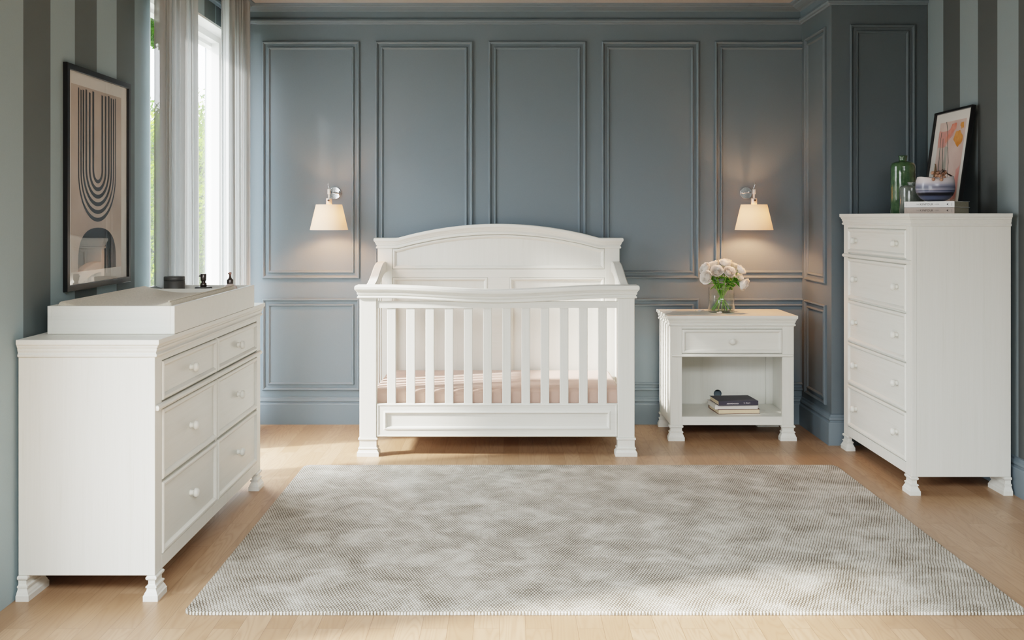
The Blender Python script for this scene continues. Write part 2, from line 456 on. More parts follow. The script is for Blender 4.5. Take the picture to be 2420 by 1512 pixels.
def run_profile(name, path, prof, mat):
    """moulding that follows a plan path (list of (x,y)), prof = [(out, z)], out to the left of travel"""
    bm = NB(); n = len(path); L = []
    for (o, z) in prof:
        row = []
        for i in range(n):
            p = Vector(path[i])
            e1 = (p-Vector(path[i-1])).normalized() if i > 0 else None
            e2 = (Vector(path[i+1])-p).normalized() if i < n-1 else None
            if e1 is None: m = Vector((-e2.y, e2.x))
            elif e2 is None: m = Vector((-e1.y, e1.x))
            else:
                n1 = Vector((-e1.y, e1.x)); n2 = Vector((-e2.y, e2.x)); m = n1+n2; m = m/m.dot(n1)
            q = p+m*o; row.append(bm.verts.new((q.x, q.y, z)))
        L.append(row)
    for A, B in zip(L, L[1:]):
        for i in range(n-1): bm.faces.new((A[i], A[i+1], B[i+1], B[i]))
    bm.faces.new([r[0] for r in L]); bm.faces.new([r[-1] for r in reversed(L)])
    return struct(name, bm, mat)
CROWN = [(0,2.405),(.008,2.405),(.012,2.411),(.022,2.414),(.026,2.424),(.022,2.436),(.014,2.440),(.012,2.446),(.014,2.478),(.026,2.484),(.05,2.489),(.072,2.497),
         (.078,2.503),(.092,2.505),(.098,2.509),(.1,ZC),(0,ZC)]
BASE = [(0,0),(.022,0),(.022,.119),(.019,.125),(.013,.128),(.013,.132),(.018,.140),(.016,.150),(.009,.156),(.009,.166),(0,.168)]
path = [(XR,Y0),(XR,YA),(XA,YA),(XA,YB),(XL,YB),(XL,Y0)]
run_profile('trim_1', path[1:5], CROWN, BLUE)
run_profile('trim_2', [path[4], path[5]], CROWN, BLUE)
run_profile('baseboard_right', [(XR,Y0),(XR,YA-.022)], BASE, BLUE)
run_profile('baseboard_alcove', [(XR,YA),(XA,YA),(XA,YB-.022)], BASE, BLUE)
run_profile('baseboard_back', [(XA,YB),(XL,YB)], BASE, BLUE)

# windows
def window(name, w, nm):
    y0, y1, z0, z1 = w; xo = XL-.2
    bm = NB()
    # reveal lining
    box(bm, XL-.10, XL-.001, y0, y1, z1-.012, z1); box(bm, XL-.10, XL-.001, y0, y0+.012, z0+.0125, z1-.0125); box(bm, XL-.10, XL-.001, y1-.012, y1, z0+.0125, z1-.0125)
    box(bm, XL-.10, XL+.02, y0, y1, z0-.02, z0+.012)
    fr = struct(name, bm, WHITEF); fr['label'] = nm; fr['category'] = 'window'
    bm = NB()
    a, b, c, d = y0+.012, y1-.012, z0+.012, z1-.012
    for q, xx, sw in ((.055, XL-.175, .044), (.035, XL-.1295, .100)):
        box(bm, xx, xx+.045, a, b, d-q, d); box(bm, xx, xx+.045, a, b, c, c+q)
        box(bm, xx, xx+.045, a, a+q*.4, c+q, d-q); box(bm, xx, xx+.045, b-sw, b, c+q, d-q)
    obj('window_frame', bm, WHITEF, fr)
    bm = NB(); box(bm, XL-.155, XL-.149, a+.021, b-.043, c+.054, d-.054); obj('pane', bm, PANE, fr)
    return fr
window('window_1', W1, 'tall white framed window behind the sheer curtains')
window('window_2', W2, 'second tall window nearer the camera')

def curtain(y0, y1, x, z1, seed, label, flare=.0, folds=9):
    rnd = random.Random(seed); bm = NB(); n = 260; m = 40
    ph = [rnd.uniform(0, 6.28) for _ in range(5)]
    rows = []
    for j in range(m+1):
        v = j/m; z = .012+(z1-.012)*v; row = []
        for i in range(n+1):
            u = i/n
            w = u+.012*math.sin(2*PI*3*u+ph[0])
            y = y0+(y1-y0)*u + flare*(1-v)*(u-.2)
            s = math.sin(2*PI*folds*w+ph[1]+.5*math.sin(2*PI*2*w+ph[3]))
            s = math.copysign(abs(s)**.75, s)
            amp = .026*(.7+.3*math.sin(2*PI*1.7*u+ph[2]))
            xx = x+amp*s + .006*math.sin(2*PI*folds*2.3*w+ph[4]+v) + .008*(1-v)*math.sin(5*u+ph[2])
            y += .010*math.sin(2*PI*folds*2*w+ph[1])
            if y < 4.82 and z < .945: y += (4.80+.03*u-y)*smoothstep((.945-z)/.05)   # the hem is gathered past the dresser's end
            row.append(bm.verts.new((xx, y, z)))
        rows.append(row)
    for A, B in zip(rows, rows[1:]):
        for i in range(n): bm.faces.new((A[i], A[i+1], B[i+1], B[i])).smooth = True
    o = obj('sheer_curtain', bm, CURTAIN, loc=(x, (y0+y1)/2, .012))
    return tag(o, label, 'curtain', 'sheer curtains at the window')
curtain(4.475, 4.975, -1.525, 2.50, 3, 'sheer off-white curtain at the window, nearer one beside the striped wall', .012, 10)
curtain(5.50, 6.045, -1.525, 2.50, 8, 'sheer off-white curtain hanging in the corner beside the blue panelled wall', .035, 11)

# ------------------------------------------------------------------ garden outside the window
bm = NB(); box(bm, -30, -1.9, -5, 40, -.8, -.7); tag(obj('garden_ground', bm, GRASS), 'pale sunlit ground beyond the window', 'ground', kind='stuff')
def tree(x, y, z0, z1, rx, ry, n, seed, mat, label, size=.06, tx=0, ragged=.25):
    rnd = random.Random(seed)
    t = thing('garden_tree', label, 'tree', (x, y, -.69))
    bm = NB(); zc, rz = (z0+z1)/2, (z1-z0)/2
    for _ in range(n):
        while True:
            p = Vector((rnd.uniform(-1,1), rnd.uniform(-1,1), rnd.uniform(-1,1)))
            l = p.length
            if .45 < l < 1: break
        k = 1+ragged*math.sin(p.x*7+seed)*math.cos(p.y*6+p.z*8)
        c = Vector((x+p.x*rx*k, y+p.y*ry*k, zc+p.z*rz*k))
        s = size*rnd.uniform(.6, 1.3)
        a = Vector((rnd.gauss(0,1), rnd.gauss(0,1), rnd.gauss(0,1))).normalized(); b = a.orthogonal().normalized()
        c2 = a.cross(b)
        v = [bm.verts.new(c+b*s*q[0]+c2*s*.55*q[1]+a*s*.12*abs(q[1])) for q in ((-1,0),(-.2,-1),(1,0),(-.2,1))]
        bm.faces.new(v)
    obj('foliage', bm, mat, t, recalc=False)
    bm = NB(); tube(bm, [(x+tx,y,-.695),(x+tx*.9+.05,y,zc*.5),(x,y+.05,zc+rz*.3)], [.09,.06,.02]); obj('trunk', bm, BARK, t)
tree(-4.0, 13.0, -.05, 2.6, 1.25, .8, 52000, 1, LEAFB, 'bright leafy tree seen between the two curtains', .030)
tree(-6.3, 16.5, -.05, 3.1, 1.1, 1.0, 36000, 2, LEAFA, 'tall leafy bush seen left of the nearer curtain', .045)
tree(-5.0, 19.5, -.05, 3.5, 1.0, 1.1, 9000, 3, LEAFB, 'pale leafy tree farther back beyond the window', .07)
tree(-3.66, 10.5, 3.0, 3.62, .5, .4, 3500, 5, LEAFA, 'dark leafy branch of a tree hanging high outside the window', .036, tx=-1.5)

# ------------------------------------------------------------------ knobs, feet, chests
KN = [(.0115,0),(.0115,.003),(.0095,.006),(.0095,.0125),(.0115,.0150),(.0155,.0165),(.0170,.0195),(.0172,.0235),(.0160,.0275),(.0125,.0310),(.0075,.0332),(.001,.0340)]
FOOT = [(.013,0),(.013,.018),(.010,.022),(.0085,.027),(.0045,.034),(.003,.040),(.0065,.042),(.0065,.047),(.001,.050),(0,.052),(0,.066),(.004,.067),(.0065,.071),(.0065,.076),(.003,.080)]
TOP = [(.001,-.0585),(.006,-.0575),(.0085,-.054),(.0085,-.050),(.005,-.046),(.004,-.043),(.0075,-.037),(.009,-.031),(.008,-.029),(.012,-.025),(.0125,-.021),(.0175,-.016),(.0185,-.014),(.0185,-.001),(.0175,0)]
DRW = [(0,-.0115),(0,.001),(.002,.004),(.006,.0055),(.012,.005),(.017,.001),(.020,-.002),(.021,-.0045),(.025,-.0045)]
def case_piece(root, xf, s, y0, W, depth, H, rows, cols, knobs, ledge):
    """xf = x of the front plane, s = +1 when the front faces +X; widths run along Y"""
    y1 = y0+W; X = lambda v: xf-s*v; zb = .0805
    post = .066
    bm = NB()
    box(bm, X(.012), X(depth), y0, y1, zb, H-.03)
    for a, b in ((y0-.001, y0+post), (y1-post, y1+.001)): box(bm, X(0), X(.022), a, b, zb, H-.03)
    box(bm, X(0), X(.013), y0+post, y1-post, rows[0][1]+.0015, H-.03)
    box(bm, X(0), X(.013), y0+post, y1-post, zb, rows[-1][0]-.0015)
    for a, b in cols[1:]:
        c = [q for q in cols if q[0] < a][-1]
        box(bm, X(.003), X(.013), c[1]+.0015, a-.0015, rows[-1][0], rows[0][1])
    soft(obj('case', bm, WV, root), .001, 1)
    xa, xb = sorted((X(0), X(depth)))
    bm = NB()
    back = 0.0
    pr = [((o if s < 0 else -.0005, o if s > 0 else -.0005, o, o), H+z) for o, z in TOP]
    ringprof(bm, xa, xb, y0, y1, pr); obj('top', bm, WY, root)
    bm = NB(); z = ledge
    # half-round ledge bead across the front
    prof = [(0,z-.009),(.006,z-.009),(.010,z-.006),(.012,z),(.010,z+.006),(.005,z+.009),(0,z+.009)]
    ringprof(bm, X(.002) if s > 0 else X(0)-.0, X(0) if s > 0 else X(.002), y0+.012, y1-.012, [((o if s < 0 else 0, o if s > 0 else 0, o*.6, o*.6), zz) for o, zz in prof])
    obj('ledge_moulding', bm, WY, root)
    for a, b in ((y0, y0+.066), (y1-.066, y1)):
        bm = NB(); ringprof(bm, *sorted((X(0), X(.022))), a, b, [(o, z) for o, z in FOOT]); obj('foot', bm, WV, root)
    for a, b in ((y0, y0+.125), (y1-.125, y1)):
        bm = NB()
        ringprof(bm, *sorted((X(depth-.026), X(depth))), a, b, [((o if s > 0 else o*.2, o if s < 0 else o*.2, o, o) if False else (o*.25 if s > 0 else o, o*.25 if s < 0 else o, o, o), z) for o, z in FOOT])
        obj('foot', bm, WV, root)
    M = plane_M((X(0),0,0), (0,s,0), (0,0,1), (s,0,0))
    for ri, (z0, z1) in enumerate(rows):
        for (a, b) in cols:
            bm = NB(); ab = sorted((a*s, b*s))
            panel(bm, rect(ab[0]+.001, ab[1]-.001, z0+.002, z1-.002), DRW, M, back=True)
            d = obj('drawer', bm, WY, root)
            for ky in knobs:
                yy = a+(b-a)*ky
                bm = NB(); K = plane_M((X(0)-s*.0045, yy, (z0+z1)/2), (0,1,0), (0,0,1), (s,0,0)); lathe(bm, KN, K, 28)
                obj('knob', bm, WV, d)

dr = thing('dresser', 'wide white six-drawer dresser against the striped left wall', 'dresser', (-1.37,4.06,0))
case_piece(dr, -1.152, 1, 3.35, 1.413, .444, .848, [(.636,.769),(.374,.610),(.128,.368)], [(3.418,4.049),(4.066,4.697)], [.5], .622)
ch = thing('tall_chest', 'tall white five-drawer chest at the right wall', 'chest of drawers', (2.03,5.09,0))
case_piece(ch, 1.8044, -1, 4.622, .939, .444, 1.262, [(1.056,1.188),(.812,1.030),(.587,.807),(.362,.582),(.133,.357)], [(4.688,5.494)], [.15,.85], 1.041)

# changing tray on the dresser
tr = thing('changing_tray', 'white open changing tray resting on the wide dresser', 'changing tray', (-1.35,4.03,.848))
bm = NB(); x0, x1, y0, y1, z0, z1 = -1.565, -1.134, 3.491, 4.581, .849, .944
box(bm, x0, x0+.015, y0, y1, z0, z1); box(bm, x1-.015, x1, y0, y1, z0, z1)
box(bm, x0+.015, x1-.015, y0, y0+.015, z0, z1); box(bm, x0+.015, x1-.015, y1-.015, y1, z0, z1)
soft(obj('tray_wall', bm, WX, tr), .0012)
bm = NB(); box(bm, x0+.015, x1-.015, 4.362, 4.372, z0+.006, z1-.002); obj('divider', bm, WX, tr)
bm = NB(); box(bm, x0+.015, x1-.015, y0+.015, y1-.015, z0, z0+.006); obj('tray_bottom', bm, WY, tr)
# contoured pad
bm = NB(); px_0, px_1, py_0, py_1 = x0+.017, x1-.017, y0+.017, 4.36; nu, nv = 40, 60
def padz(u, v):
    s = abs(2*u-1); e = min(1, min(u, 1-u)*22); g = min(1, min(v, 1-v)*30)
    z = .928+.034*s**2.2
    return .86+(z-.86)*(math.sqrt(max(0, 1-(1-e)**2))*.25+.75)*(math.sqrt(max(0, 1-(1-g)**2))*.25+.75)
top = [[bm.verts.new((px_0+(px_1-px_0)*i/nu, py_0+(py_1-py_0)*j/nv, padz(i/nu, j/nv))) for i in range(nu+1)] for j in range(nv+1)]
for A, B in zip(top, top[1:]):
    for i in range(nu): bm.faces.new((A[i], A[i+1], B[i+1], B[i])).smooth = True
edge = [top[0][i] for i in range(nu+1)]+[top[j][nu] for j in range(1, nv+1)]+[top[nv][i] for i in range(nu-1,-1,-1)]+[top[j][0] for j in range(nv-1,0,-1)]
low = [bm.verts.new((v.co.x, v.co.y, .8555)) for v in edge]
for i in range(len(edge)):
    j = (i+1) % len(edge); bm.faces.new((edge[j], edge[i], low[i], low[j]))
bm.faces.new(low)
pad = obj('changing_pad', bm, PAD, loc=(-1.35,3.94,.8555))
tag(pad, 'beige woven contoured changing pad lying in the white tray', 'changing pad')
bm = NB(); tube(bm, [(px_1-.012, py_0+.012+(py_1-py_0-.03)*i/30, padz(.968, .5)+.0015) for i in range(31)], .0022, 6)
obj('piping', bm, PAD, pad)

# things in the tray's end compartment
def lathe_obj(name, prof, c, mat, parent=None, n=40, loc=None, cap=True, wave=None):
    bm = NB(); lathe(bm, prof, Matrix.Translation(c), n, cap=cap, wave=wave)
    return obj(name, bm, mat, parent, recalc=True, loc=loc)
zt = .8555
c = (-1.448, 4.455, zt)
can = thing('canister', 'round dark grey lidded canister in the changing tray', 'canister', c)
lathe_obj('body', [(.040,0),(.0435,.003),(.0435,.1145),(.042,.1155)], c, DGREY, can)
lathe_obj('lid', [(.043,.1160),(.0440,.117),(.0440,.1315),(.042,.1335),(.0005,.1338)], c, DGREY, can)
c = (-1.3226, 4.455, zt)
so = thing('soap_dispenser', 'dark grey soap dispenser with a thick cylindrical pump head', 'soap dispenser', c)
lathe_obj('bottle', [(.034,0),(.0365,.004),(.0365,.086),(.034,.089),(.013,.0895)], c, DGREY, so)
bm = NB(); Mx = Matrix.Translation(c)
lathe(bm, [(.0136,.0896),(.0136,.1035),(.012,.105),(.0085,.106),(.0085,.114),(.0115,.116),(.0125,.119),(.0125,.1425),(.011,.1445)], Mx, 28)
tube(bm, [Vector(c)+Vector((-.010,-.002,.136)), Vector(c)+Vector((-.0185,-.004,.1345))], [.0035,.003], 10)
obj('pump', bm, GUN, so)
c = (-1.2075, 4.455, zt)
so = thing('soap_dispenser', 'pale rounded soap dispenser with a small metal pump, nearest the tray corner', 'soap dispenser', c)
lathe_obj('bottle', [(.026,0),(.0305,.004),(.0315,.06),(.031,.080),(.028,.089),(.021,.095),(.0135,.099),(.0125,.102)], c, plain('pale_pink_glass', (206,188,180), .12, noise=.02), so)
lathe_obj('collar', [(.0135,.1021),(.0138,.104),(.0138,.1185),(.0128,.120),(.008,.124),(.005,.129),(.0045,.131)], c, GUN, so)
bm = NB(); lathe(bm, [(.004,.131),(.0038,.141),(.0062,.142),(.0062,.150),(.0045,.1515)], Matrix.Translation(c), 20)
tube(bm, [Vector(c)+Vector((.002,0,.1475)), Vector(c)+Vector((-.0085,-.002,.1455))], [.003,.0024], 10)
obj('pump', bm, PINKM, so)

# ------------------------------------------------------------------ crib
FY = 5.37; BY = 6.10; XA0, XA1 = -.781, .652; PW = .088; CX = (XA0+XA1)/2
cr = thing('crib', 'white slatted crib with an arched headboard against the blue wall', 'crib', (CX,5.75,0))
CF = [(.0125,0),(.0125,.020),(.009,.024),(.007,.029),(.003,.032),(.003,.036),(.0065,.038),(.0065,.043),(.001,.046),(0,.048),(0,.083),(.004,.084),(.006,.087),(.006,.094),(.002,.0965),(0,.0968)]
for xa in (XA0, XA1-PW):
    bm = NB(); ringprof(bm, xa, xa+PW, FY, FY+.055, [(o*.45 if False else o, z) for o, z in CF]); obj('foot', bm, WV, cr)
    bm = NB(); box(bm, xa, xa+PW, FY, FY+.055, .0968, .83); soft(obj('post', bm, WV, cr), .003)
    bm = NB(); ringprof(bm, xa, xa+PW, BY-.0, BY+.045, [((o,o,o,o*.3), z) for o, z in CF]); obj('foot', bm, WV, cr)
    bm = NB(); box(bm, xa, xa+PW, BY, BY+.045, .0968, 1.075); soft(obj('post', bm, WV, cr), .003)
# front rail, dipping in the middle
def dip(x):
    u = abs(x-CX)/.60
    return -.0235*(1-smoothstep(u))
RAIL = [(.002,.822),(.008,.8225),(.0115,.826),(.0115,.831),(.007,.835),(.0065,.839),(.011,.843),(.0125,.849),(.0115,.853),(.015,.857),(.0165,.861),(.0215,.866),(.0235,.871),(.0235,.882),(.021,.888),(.017,.890)]
bm = NB(); ringprof(bm, XA0, XA1, FY, FY+.055, RAIL, 60, dip); soft(obj('front_rail', bm, WX, cr), .001, 1)
bm = NB()
ringprof(bm, XA0+PW, XA1-PW, FY+.006, FY+.030, [(0,.771),(0,.796)], 1); box(bm, XA0+PW, XA1-PW, FY+.006, FY+.030, .796, .806)
obj('top_rail', bm, WX, cr)
X_ = lambda px: (px-1204)*FY/2436
for k in range(12):
    a = X_(914.5+45.42*k)
    bm = NB(); box(bm, a, a+.0452, FY+.010, FY+.026, .272, .772); soft(obj('slat', bm, WV, cr), .003)
bm = NB(); Mc = plane_M((0,FY+.006,0), (1,0,0), (0,0,1), (0,-1,0))
CP = [(0,-.02),(0,-.002),(.004,.004),(.009,.004),(.011,.001),(.038,.001),(.040,.006),(.046,.007),(.052,.002),(.056,-.004),(.060,-.004)]
panel(bm, rect(XA0+PW, XA1-PW, .099, .273), CP, Mc, back=True); obj('front_panel', bm, WX, cr)
# headboard
HW = .597; Rr = (HW**2+.083**2)/(2*.083)
def arch(x):
    d = abs(x-CX)
    return 0 if d >= HW else math.sqrt(Rr*Rr-d*d)-(Rr-.083)
CAP = [(.002,1.060),(.006,1.060),(.008,1.064),(.008,1.069),(.004,1.073),(.003,1.077),(.008,1.082),(.009,1.088),(.012,1.092),(.0135,1.097),(.0185,1.102),(.0205,1.107),(.0205,1.116),(.018,1.121),(.014,1.1225)]
bm = NB(); ringprof(bm, XA0, XA1, BY, BY+.045, [((o,o,o,.002), z) for o, z in CAP], 96, arch); obj('headboard_cap', bm, WX, cr)
bm = NB(); n = 60; xa, xb = XA0+PW, XA1-PW
lo, hi = [], []
for i in range(n+1):
    x = xa+(xb-xa)*i/n
    lo.append([bm.verts.new((x, y, .20)) for y in (BY+.014, BY+.036)]); hi.append([bm.verts.new((x, y, 1.062+arch(x))) for y in (BY+.014, BY+.036)])
for i in range(n):
    bm.faces.new((lo[i][0], lo[i+1][0], hi[i+1][0], hi[i][0])); bm.faces.new((lo[i][1], lo[i+1][1], hi[i+1][1], hi[i][1]))
    bm.faces.new((hi[i][0], hi[i+1][0], hi[i+1][1], hi[i][1])); bm.faces.new((lo[i][0], lo[i+1][0], lo[i+1][1], lo[i][1]))
obj('headboard', bm, WV, cr)
Mh = plane_M((0,BY+.014,0), (1,0,0), (0,0,1), (0,-1,0))
zr0, zr1 = HOR-142*.002508, HOR-123*.002508
bm = NB(); box(bm, xa, xb, BY+.002, BY+.014, zr0, zr1); box(bm, CX-.064, CX+.064, BY+.002, BY+.014, .2, zr0-.0004)
obj('headboard_rail', bm, WX, cr)
HP = [(0,0),(0,.010),(.003,.013),(.010,.013),(.016,.009),(.021,.002),(.022,0)]
pts = [(xa+.001, zr1+.001), (xb-.001, zr1+.001)]
for i in range(41):
    x = xb-.001-(xb-xa-.002)*i/40; pts.append((x, 1.058+arch(x)))
bm = NB(); panel(bm, pts, HP, Mh, cap=False); obj('arched_moulding', bm, WX, cr)
for a, b in ((xa+.001, CX-.065), (CX+.065, xb-.001)):
    bm = NB(); panel(bm, rect(a, b, .22, zr0-.001), HP, Mh, cap=False); obj('panel_moulding', bm, WX, cr)
# sides
SC = [(5.425,.868),(5.50,.870),(5.56,.873),(5.62,.880),(5.68,.890),(5.74,.904),(5.80,.922),(5.85,.939),(5.90,.956),(5.95,.969),(6.0,.978),(6.05,.982),(6.10,.983)]
def sz(y):
    for (a, b), (c, d) in zip(SC, SC[1:]):
        if a <= y <= c: return b+(d-b)*smoothstep((y-a)/(c-a))*0+(d-b)*((y-a)/(c-a))
    return SC[-1][1] if y > 6 else SC[0][1]
for s in (0, 1):
    x0, x1 = (XA0+.001, XA0+.052) if s == 0 else (XA1-.052, XA1-.001)
    bm = NB(); L = []
    N = 40
    for i in range(N+1):
        y = 5.425+(6.099-5.425)*i/N; z = sz(y)
        hgt = .052+.010*smoothstep((y-5.6)/.4)
        L.append([bm.verts.new(p) for p in ((x0, y, z-hgt), (x1, y, z-hgt), (x1, y, z-.004), (x1-.005, y, z), (x0+.005, y, z), (x0, y, z-.004))])
    for A, B in zip(L, L[1:]):
        for k in range(6): bm.faces.new((A[k], A[(k+1) % 6], B[(k+1) % 6], B[k]))
    bm.faces.new(L[0]); bm.faces.new(list(reversed(L[-1])))
    obj('side_arm', bm, WY, cr)
    xm = (x0+x1)/2
    bm = NB(); box(bm, xm-.014, xm+.014, 5.425, 6.099, .14, .285); soft(obj('side_rail', bm, WY, cr), .002)
    for k in range(7):
        y = 5.475+.0905*k
        bm = NB(); box(bm, xm-.008, xm+.008, y-.019, y+.019, .284, sz(y)-.05); soft(obj('slat', bm, WV, cr), .002)
bm = NB(); box(bm, XA0+.055, XA1-.055, FY+.05, BY-.002, .17, .185); obj('mattress_support', bm, WX, cr)
bm = NB(); box(bm, XA0+.062, XA1-.062, FY+.036, BY-.012, .187, .345)
mt = obj('crib_mattress', bm, SHEET, loc=(CX,5.75,.187)); b = mt.modifiers.new('b','BEVEL'); b.width = .028; b.segments = 6
for p in mt.data.polygons: p.use_smooth = True
tag(mt, 'crib mattress in a blush pink fitted sheet', 'mattress')

# ------------------------------------------------------------------ nightstand
ns = thing('nightstand', 'white one-drawer nightstand with an open shelf beside the crib', 'nightstand', (1.24,5.95,0))
NF, NBk, NL, NR, NH = 5.745, 6.158, .897, 1.585, .696
bm = NB(); PWn = .0645
for a in (NL, NR-PWn): box(bm, a, a+PWn, NF, NF+.022, .0855, NH-.03)
box(bm, NL, NL+.018, NF+.022, NBk, .0855, NH-.03); box(bm, NR-.018, NR, NF+.022, NBk, .0855, NH-.03)
box(bm, NR-.058, NR-.018, NBk-.022, NBk-.006, .133, .466)
box(bm, NL+.018, NL+.058, NBk-.022, NBk-.006, .133, .466)
box(bm, NL+PWn, NR-PWn, NF+.002, NF+.020, .6215, NH-.03); box(bm, NL+PWn, NR-PWn, NF+.002, NF+.020, .466, .4835)
box(bm, NL+.018, NR-.018, NF+.020, NBk-.02, .466, .474)
box(bm, NL+PWn, NR-PWn, NF+.016, NF+.020, .4835, .6215)
soft(obj('case', bm, WV, ns), .001, 1)
bm = NB(); ringprof(bm, NL, NR, NF, NBk, [((o,o,o,.002), NH+z) for o, z in TOP]); obj('top', bm, WX, ns)
bm = NB()
z = .474; ringprof(bm, NL+.012, NR-.012, NF-.0005, NF, [((o*.5,o*.5,o,0), z+dz) for o, dz in ((0,-.0075),(.006,-.0075),(.009,-.005),(.010,0),(.009,.005),(.005,.0075),(0,.0075))])
obj('ledge_moulding', bm, WX, ns)
bm = NB(); Mn = plane_M((0,NF,0), (1,0,0), (0,0,1), (0,-1,0))
panel(bm, rect(NL+PWn+.0012, NR-PWn-.0012, .486, .6195), DRW, Mn, back=True); d_ = obj('drawer', bm, WX, ns)
bm = NB(); lathe(bm, KN, plane_M(((NL+NR)/2, NF+.0045, .5525), (1,0,0), (0,0,1), (0,-1,0)), 28); obj('knob', bm, WV, d_)
bm = NB(); box(bm, NL+.018, NR-.018, NF+.022, NBk-.006, .1125, .1325); box(bm, NL+PWn, NR-PWn, NF+.003, NF+.022, .0855, .1325)
soft(obj('shelf', bm, WX, ns), .001, 1)
# back panel with a round cable hole
bm = NB(); yb = NBk-.004; hx, hz_, hr = 1.243, .192, .024
def quadgrid():
    n = 32; L0, L1 = [], []
    for y, L in ((yb, L0), (yb+.004, L1)):
        circ = [bm.verts.new((hx+hr*math.cos(2*PI*i/n), y, hz_+hr*math.sin(2*PI*i/n))) for i in range(n)]
        S = .055; sq = []
        for i in range(n):
            a = 2*PI*i/n; c_, s_ = math.cos(a), math.sin(a); k = S/max(abs(c_), abs(s_))
            sq.append(bm.verts.new((hx+k*c_, y, hz_+k*s_)))
        for i in range(n):
            j = (i+1) % n; bm.faces.new((circ[i], circ[j], sq[j], sq[i]))
        L.append(circ)
    for i in range(n):
        j = (i+1) % n; bm.faces.new((L0[0][i], L0[0][j], L1[0][j], L1[0][i]))
quadgrid(); S = .055
box(bm, NL+.018, hx-S, yb, yb+.004, .1125, .466); box(bm, hx+S, NR-.018, yb, yb+.004, .1125, .466)
box(bm, hx-S, hx+S, yb, yb+.004, hz_+S, .466); box(bm, hx-S, hx+S, yb, yb+.004, .1125, hz_-S)
obj('back_panel', bm, WV, ns)
NFo = [(o, z*.0855/.080) for o, z in FOOT]
for a in (NL, NR-PWn):
    for y in (NF, NBk-.03):
        if y == NF: bm = NB(); ringprof(bm, a, a+PWn, y, y+.03, [((o,o,o,o*.5), z) for o, z in NFo])
        else:
            bm = NB(); a2 = NL if a == NL else NR-.10
            ringprof(bm, a2, a2+.10, y, y+.024, [((o,o,o,o*.5), z) for o, z in NFo])
        obj('foot', bm, WV, ns)

# ------------------------------------------------------------------ books
def text_mesh(s, size, M, mat, parent, name='lettering', spacing=1.0):
    cu = D.curves.new('t', 'FONT'); cu.body = s; cu.size = size; cu.extrude = .0002; cu.align_x = 'CENTER'; cu.align_y = 'CENTER'; cu.space_character = spacing
    to = D.objects.new('t', cu); C.objects.link(to)
    bpy.context.view_layer.update()
    me = D.meshes.new_from_object(to.evaluated_get(bpy.context.evaluated_depsgraph_get()))
    D.objects.remove(to); D.curves.remove(cu)
    me.transform(M); me.transform(Matrix.Translation(-wloc(parent)))
    o = D.objects.new(name, me); C.objects.link(o); o.parent = parent; me.materials.append(mat)
    return o
def book(name, label, origin, rot, W_, Dp, z0, z1, cover, pages, spine, group, ct=.002):
    """origin = front left corner, rot about z; spine at 'front' or 'back' (local y)"""
    t = thing(name, label, 'book', (origin[0], origin[1], z0), group)
    M = Matrix.Translation((origin[0], origin[1], 0)) @ Matrix.Rotation(rot, 4, 'Z')
    bm = NB()
    box(bm, 0, W_, 0, Dp, z0+.0003, z0+ct, M=M); box(bm, 0, W_, 0, Dp, z1-ct, z1-.0003, M=M)
    if spine == 'front': box(bm, 0, W_, -.0015, .002, z0+.0003, z1-.0003, M=M)
    else: box(bm, 0, W_, Dp-.002, Dp+.0015, z0+.0003, z1-.0003, M=M)
    soft(obj('cover', bm, cover, t), .0008)
    bm = NB(); e = .004
    if spine == 'front': box(bm, e, W_-e, .002, Dp-e, z0+ct, z1-ct, M=M)
    else: box(bm, e, W_-e, e, Dp-.002, z0+ct, z1-ct, M=M)
    obj('page_block', bm, pages, t)
    return t, M
sh = .1325; G = 'books stacked on the nightstand shelf'
r5 = R(4.5)
book('book', 'tan book with maroon covers, lowest of the stack in the nightstand', (1.178,5.817), r5, .243, .20, sh, sh+.026, MAROON, CREAMP, 'back', G)
book('book', 'ivory book between the navy book and the tan book in the nightstand', (1.162,5.826), R(3), .245, .185, sh+.026, sh+.051, IVORY, IVORY, 'front', G)
t, M = book('book', 'dark navy psychology book on top of the nightstand stack', (1.177,5.800), r5, .228, .19, sh+.051, sh+.0765, NAVY, CREAMP, 'front', G)
def spine_M(M, x, z, flip=False):
    T = M @ Matrix.Translation((x, -.0019, z)) @ Matrix.Rotation(R(90), 4, 'X')
    return T @ Matrix.Rotation(PI, 4, 'Z') if flip else T
text_mesh('PSYCHOLOGY', .0105, spine_M(M, .080, sh+.063, True), WINK, t)
text_mesh('LYTLE  C', .0095, spine_M(M, .162, sh+.065, True), WINK, t)

